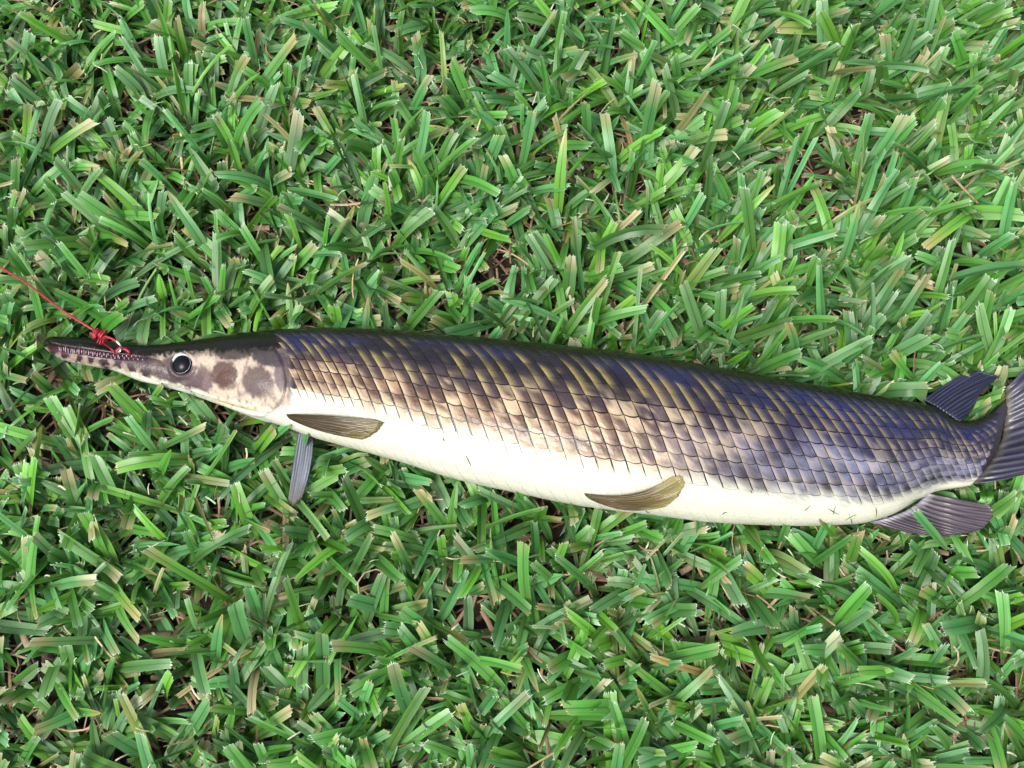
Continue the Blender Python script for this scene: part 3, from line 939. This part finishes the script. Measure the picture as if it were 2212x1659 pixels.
cell = jj * W_ + ii
np.minimum.at(zb_, cell[ok], d_[ok])
vis = np.zeros(len(PB), bool); vis[ok] = d_[ok] < zb_[cell[ok]] + .0015
count = np.bincount(PB[vis], minlength=len(BL) + len(SPECIAL)).astype(float)
for i, (v, f, a, c) in enumerate(BL + SPECIAL):
    if count[i]:
        x4, y4, _ = proj(v[[1, 15, 31, 17]])
        count[i] *= abs(.5 * sum(x4[q] * y4[(q + 1) % 4] - x4[(q + 1) % 4] * y4[q] for q in range(4)))
count[len(BL):] = 1e9
pick = set(np.argsort(-count)[:300].tolist())

# soil under the lawn, wide enough for any view
gx_ = np.linspace(-4, 4, 81); gy_ = np.linspace(-4, 4, 81)
gv = [(a, b, -.004 + .006 * float(noise2(a * 9 + 50, b * 9 + 50)) - .003) for a in gx_ for b in gy_]
gf = [(i * 81 + j, (i + 1) * 81 + j, (i + 1) * 81 + j + 1, i * 81 + j + 1) for i in range(80) for j in range(80)]
ground = mesh_obj('ground', gv, gf, M_SOIL)
ground['kind'] = 'structure'
ground['label'] = 'dark brown soil showing between the grass blades'
ground['category'] = 'ground'
av, af, aa, ac = [], [], [], []; o_ = 0
singles = []
for i, (v, f, a, c) in enumerate(BL + SPECIAL):
    if i in pick:
        singles.append((v, f, a, c))
    else:
        av.append(v); aa.append(a); ac.append(c); af += [tuple(q + o_ for q in ff) for ff in f]; o_ += len(v)
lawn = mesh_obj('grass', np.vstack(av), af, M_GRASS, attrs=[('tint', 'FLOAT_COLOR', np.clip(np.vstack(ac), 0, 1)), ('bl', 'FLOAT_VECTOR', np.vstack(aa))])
lawn['kind'] = 'stuff'
lawn['label'] = 'mown lawn of broad green grass blades with pale torn tips'
lawn['category'] = 'grass'
for (v, f, a, c) in singles:
    mesh_obj('grass_blade', v, f, M_GRASS, lawn, attrs=[('tint', 'FLOAT_COLOR', np.clip(c, 0, 1)), ('bl', 'FLOAT_VECTOR', a)])
print('blades', len(BL), 'tris', len(af) * 2)

# the lawn goes on all round: patches of the same turf out of the picture
tile = []
for k in range(1100):
    x, y = rng.uniform(-.31, .31), rng.uniform(-.27, .27)
    az0 = rng.uniform(0, 2 * math.pi)
    for b_ in range(int(rng.integers(2, 5))):
        el = R(np.clip(rng.normal(38, 20), 4, 84))
        tile.append(blade(x + rng.normal(0, .004), y + rng.normal(0, .004), az0 + rng.normal(0, .55), el, float(np.clip(rng.normal(.036, .012), .014, .07)), float(np.clip(rng.normal(.0088, .0014), .0048, .0122)), rng.uniform(-.1, .9) * (el + .2), rng.normal(0, .48), rng.uniform(.06, .42), rng.uniform(0, .12), z0=rng.uniform(.003, .016), twist=rng.normal(0, .35), pressed=False))
av, af, aa, ac = [], [], [], []; o_ = 0
for (v, f, a, c) in tile:
    av.append(v); aa.append(a); ac.append(c); af += [tuple(q + o_ for q in ff) for ff in f]; o_ += len(v)
first = None
for i in range(-3, 3):
    for j in range(-2, 4):
        if i in (-1, 0) and j in (0, 1): continue
        cx, cy = (i + .5) * .62, -.42 + (j + .5) * .54
        if first is None:
            first = mesh_obj('turf_patch', np.vstack(av), af, M_GRASS, lawn, attrs=[('tint', 'FLOAT_COLOR', np.clip(np.vstack(ac), 0, 1)), ('bl', 'FLOAT_VECTOR', np.vstack(aa))])
            o = first
        else:
            o = link(first.copy(), lawn)
        o['kind'] = 'stuff'
        o.location = (cx, cy, 0); o.rotation_euler = (0, 0, math.pi * ((i + j) % 2))

# dry runners, straw and roots down in the lawn
av, af, ac = [], [], []; o_ = 0
def straw(x, y, z, az, el, L, W, c, bend):
    n = 5
    t = np.linspace(0, 1, n)
    a_ = az + bend * t
    d = np.stack([np.cos(a_) * math.cos(el), np.sin(a_) * math.cos(el), np.full(n, math.sin(el))], -1) * (L / (n - 1))
    p = np.array([x, y, z]) + np.cumsum(d, 0) - d[0]
    p[:, 2] = np.maximum(p[:, 2] + .002 * np.sin(t * 3), .0015)
    zl = press(p)
    p[:, 2] = np.where(p[:, 2] > zl - .002, np.maximum(zl - .003, .001), p[:, 2])
    s = np.stack([-np.sin(a_), np.cos(a_), np.zeros(n)], -1) * W / 2
    u_ = np.array([0, 0, W * .35])
    v = np.stack([p - s, p + u_, p + s], 1).reshape(-1, 3)
    f = []
    for k in range(n - 1):
        for q in range(2):
            f.append((k * 3 + q, (k + 1) * 3 + q, (k + 1) * 3 + q + 1, k * 3 + q + 1))
    return v, f, np.tile(c, (len(v), 1))
TH_C = np.array([(.20, .125, .066), (.29, .20, .115), (.11, .062, .034), (.06, .035, .02), (.36, .27, .17), (.16, .088, .042)])
for k in range(15000):
    x = rng.uniform(-.62, .62); y = rng.uniform(-.42, .66)
    r = rng.random()
    if r < .55:
        args = (rng.uniform(.001, .014), rng.uniform(0, 6.3), R(rng.normal(0, 10)), rng.uniform(.018, .06), rng.uniform(.0006, .0022), TH_C[rng.integers(6)] * rng.uniform(.6, 1.2), rng.normal(0, .7))
    elif r < .80:
        args = (rng.uniform(.004, .022), rng.uniform(0, 6.3), R(rng.normal(10, 22)), rng.uniform(.012, .035), rng.uniform(.0005, .0013), TH_C[rng.integers(6)] * rng.uniform(.8, 1.3), rng.normal(0, 1.3))
    else:
        args = (rng.uniform(.001, .010), rng.uniform(0, 6.3), R(rng.normal(0, 9)), rng.uniform(.015, .04), rng.uniform(.002, .0045), TH_C[rng.integers(6)] * rng.uniform(.35, .8), rng.normal(0, .4))
    v, f, c = straw(x, y, *args)
    av.append(v); ac.append(c); af += [tuple(q + o_ for q in ff) for ff in f]; o_ += len(v)
th = mesh_obj('dry_thatch', np.vstack(av), af, M_THATCH, attrs=[('tint', 'FLOAT_COLOR', np.clip(np.vstack(ac), 0, 1))])
th['kind'] = 'stuff'; th['label'] = 'dry brown straw and runners tangled under the grass blades'; th['category'] = 'thatch'
# shredded clippings lying loose on the lawn
av, af, ac = [], [], []; o_ = 0
for k in range(2600):
    x = rng.uniform(-.62, .62); y = rng.uniform(-.42, .66)
    ci = ((x - GX0) / GS, (y - GY0) / GS)
    if zlow[int(np.clip(ci[0], 0, GN - 1)), int(np.clip(ci[1], 0, GM - 1))] < 1: continue
    g = np.array([(.10, .24, .09), (.30, .36, .22), (.42, .40, .28), (.06, .16, .05)][rng.integers(4)])
    v, f, c = straw(x, y, rng.uniform(.016, .036), rng.uniform(0, 6.3), R(rng.normal(0, 25)), rng.uniform(.003, .012), rng.uniform(.0004, .0012), g * rng.uniform(.7, 1.1), rng.normal(0, .45))
    av.append(v); ac.append(c); af += [tuple(q + o_ for q in ff) for ff in f]; o_ += len(v)
cl = mesh_obj('grass_clippings', np.vstack(av), af, M_THATCH, attrs=[('tint', 'FLOAT_COLOR', np.clip(np.vstack(ac), 0, 1))])
cl['kind'] = 'stuff'; cl['label'] = 'tiny shredded grass clippings scattered loose over the lawn'; cl['category'] = 'clippings'

# shreds of grass stuck to the fish's wet belly
CLIP = [((1788, 1098), (1812, 1112)), ((1800, 1112), (1806, 1094)), ((1834, 1110), (1842, 1140)), ((1826, 1124), (1850, 1112)), ((1738, 1104), (1750, 1092)),
        ((1948, 1086), (1992, 1076)), ((1892, 1096), (1892, 1118)), ((1006, 984), (1018, 1008)), ((1914, 1008), (1944, 974)), ((958, 946), (962, 952)), ((1560, 1112), (1572, 1108)), ((1620, 1060), (1624, 1066)), ((1394, 1104), (1404, 1108))]
mc = plain_material('clipping_green', (.03, .075, .022), rough=.5)
CLIP_LABEL = ['longer grass shred of a crossed pair on the white belly', 'shorter grass shred of a crossed pair on the white belly',
    'upright bent grass shred low on the belly before the anal fin', 'slanting grass shred crossing an upright one before the anal fin', 'short green shred on the belly edge of the rear scales',
    'long dark green shred lying along the base of the anal fin', 'thin upright grass shred where the anal fin begins', 'dark curved shred on the belly behind the near pectoral fin',
    'dark green shred lying across the rear flank scales', 'tiny dark fleck on the belly beside the pectoral fin tip', 'tiny green fleck near the belly rim behind the pelvic fin',
    'tiny green fleck on the scales edge behind the pelvic fin', 'tiny green fleck under the curled pelvic fin']
for (a_, b_), lab in zip(CLIP, CLIP_LABEL):
    m_ = ((a_[0] + b_[0]) / 2 + rng.uniform(-3, 3), (a_[1] + b_[1]) / 2 + rng.uniform(-3, 3))
    pts = curve([on_body(*a_, .0006), on_body(*m_, .0009), on_body(*b_, .0006)], 7)
    ob = mesh_obj('grass_clipping', *tube(pts, np.array([.00015, .00025, .0003, .0003, .00025, .0002, .0001]), 5), mc)
    ob['label'] = lab
    ob['category'] = 'grass clipping'
    ob['group'] = 'grass shreds stuck to the fish'
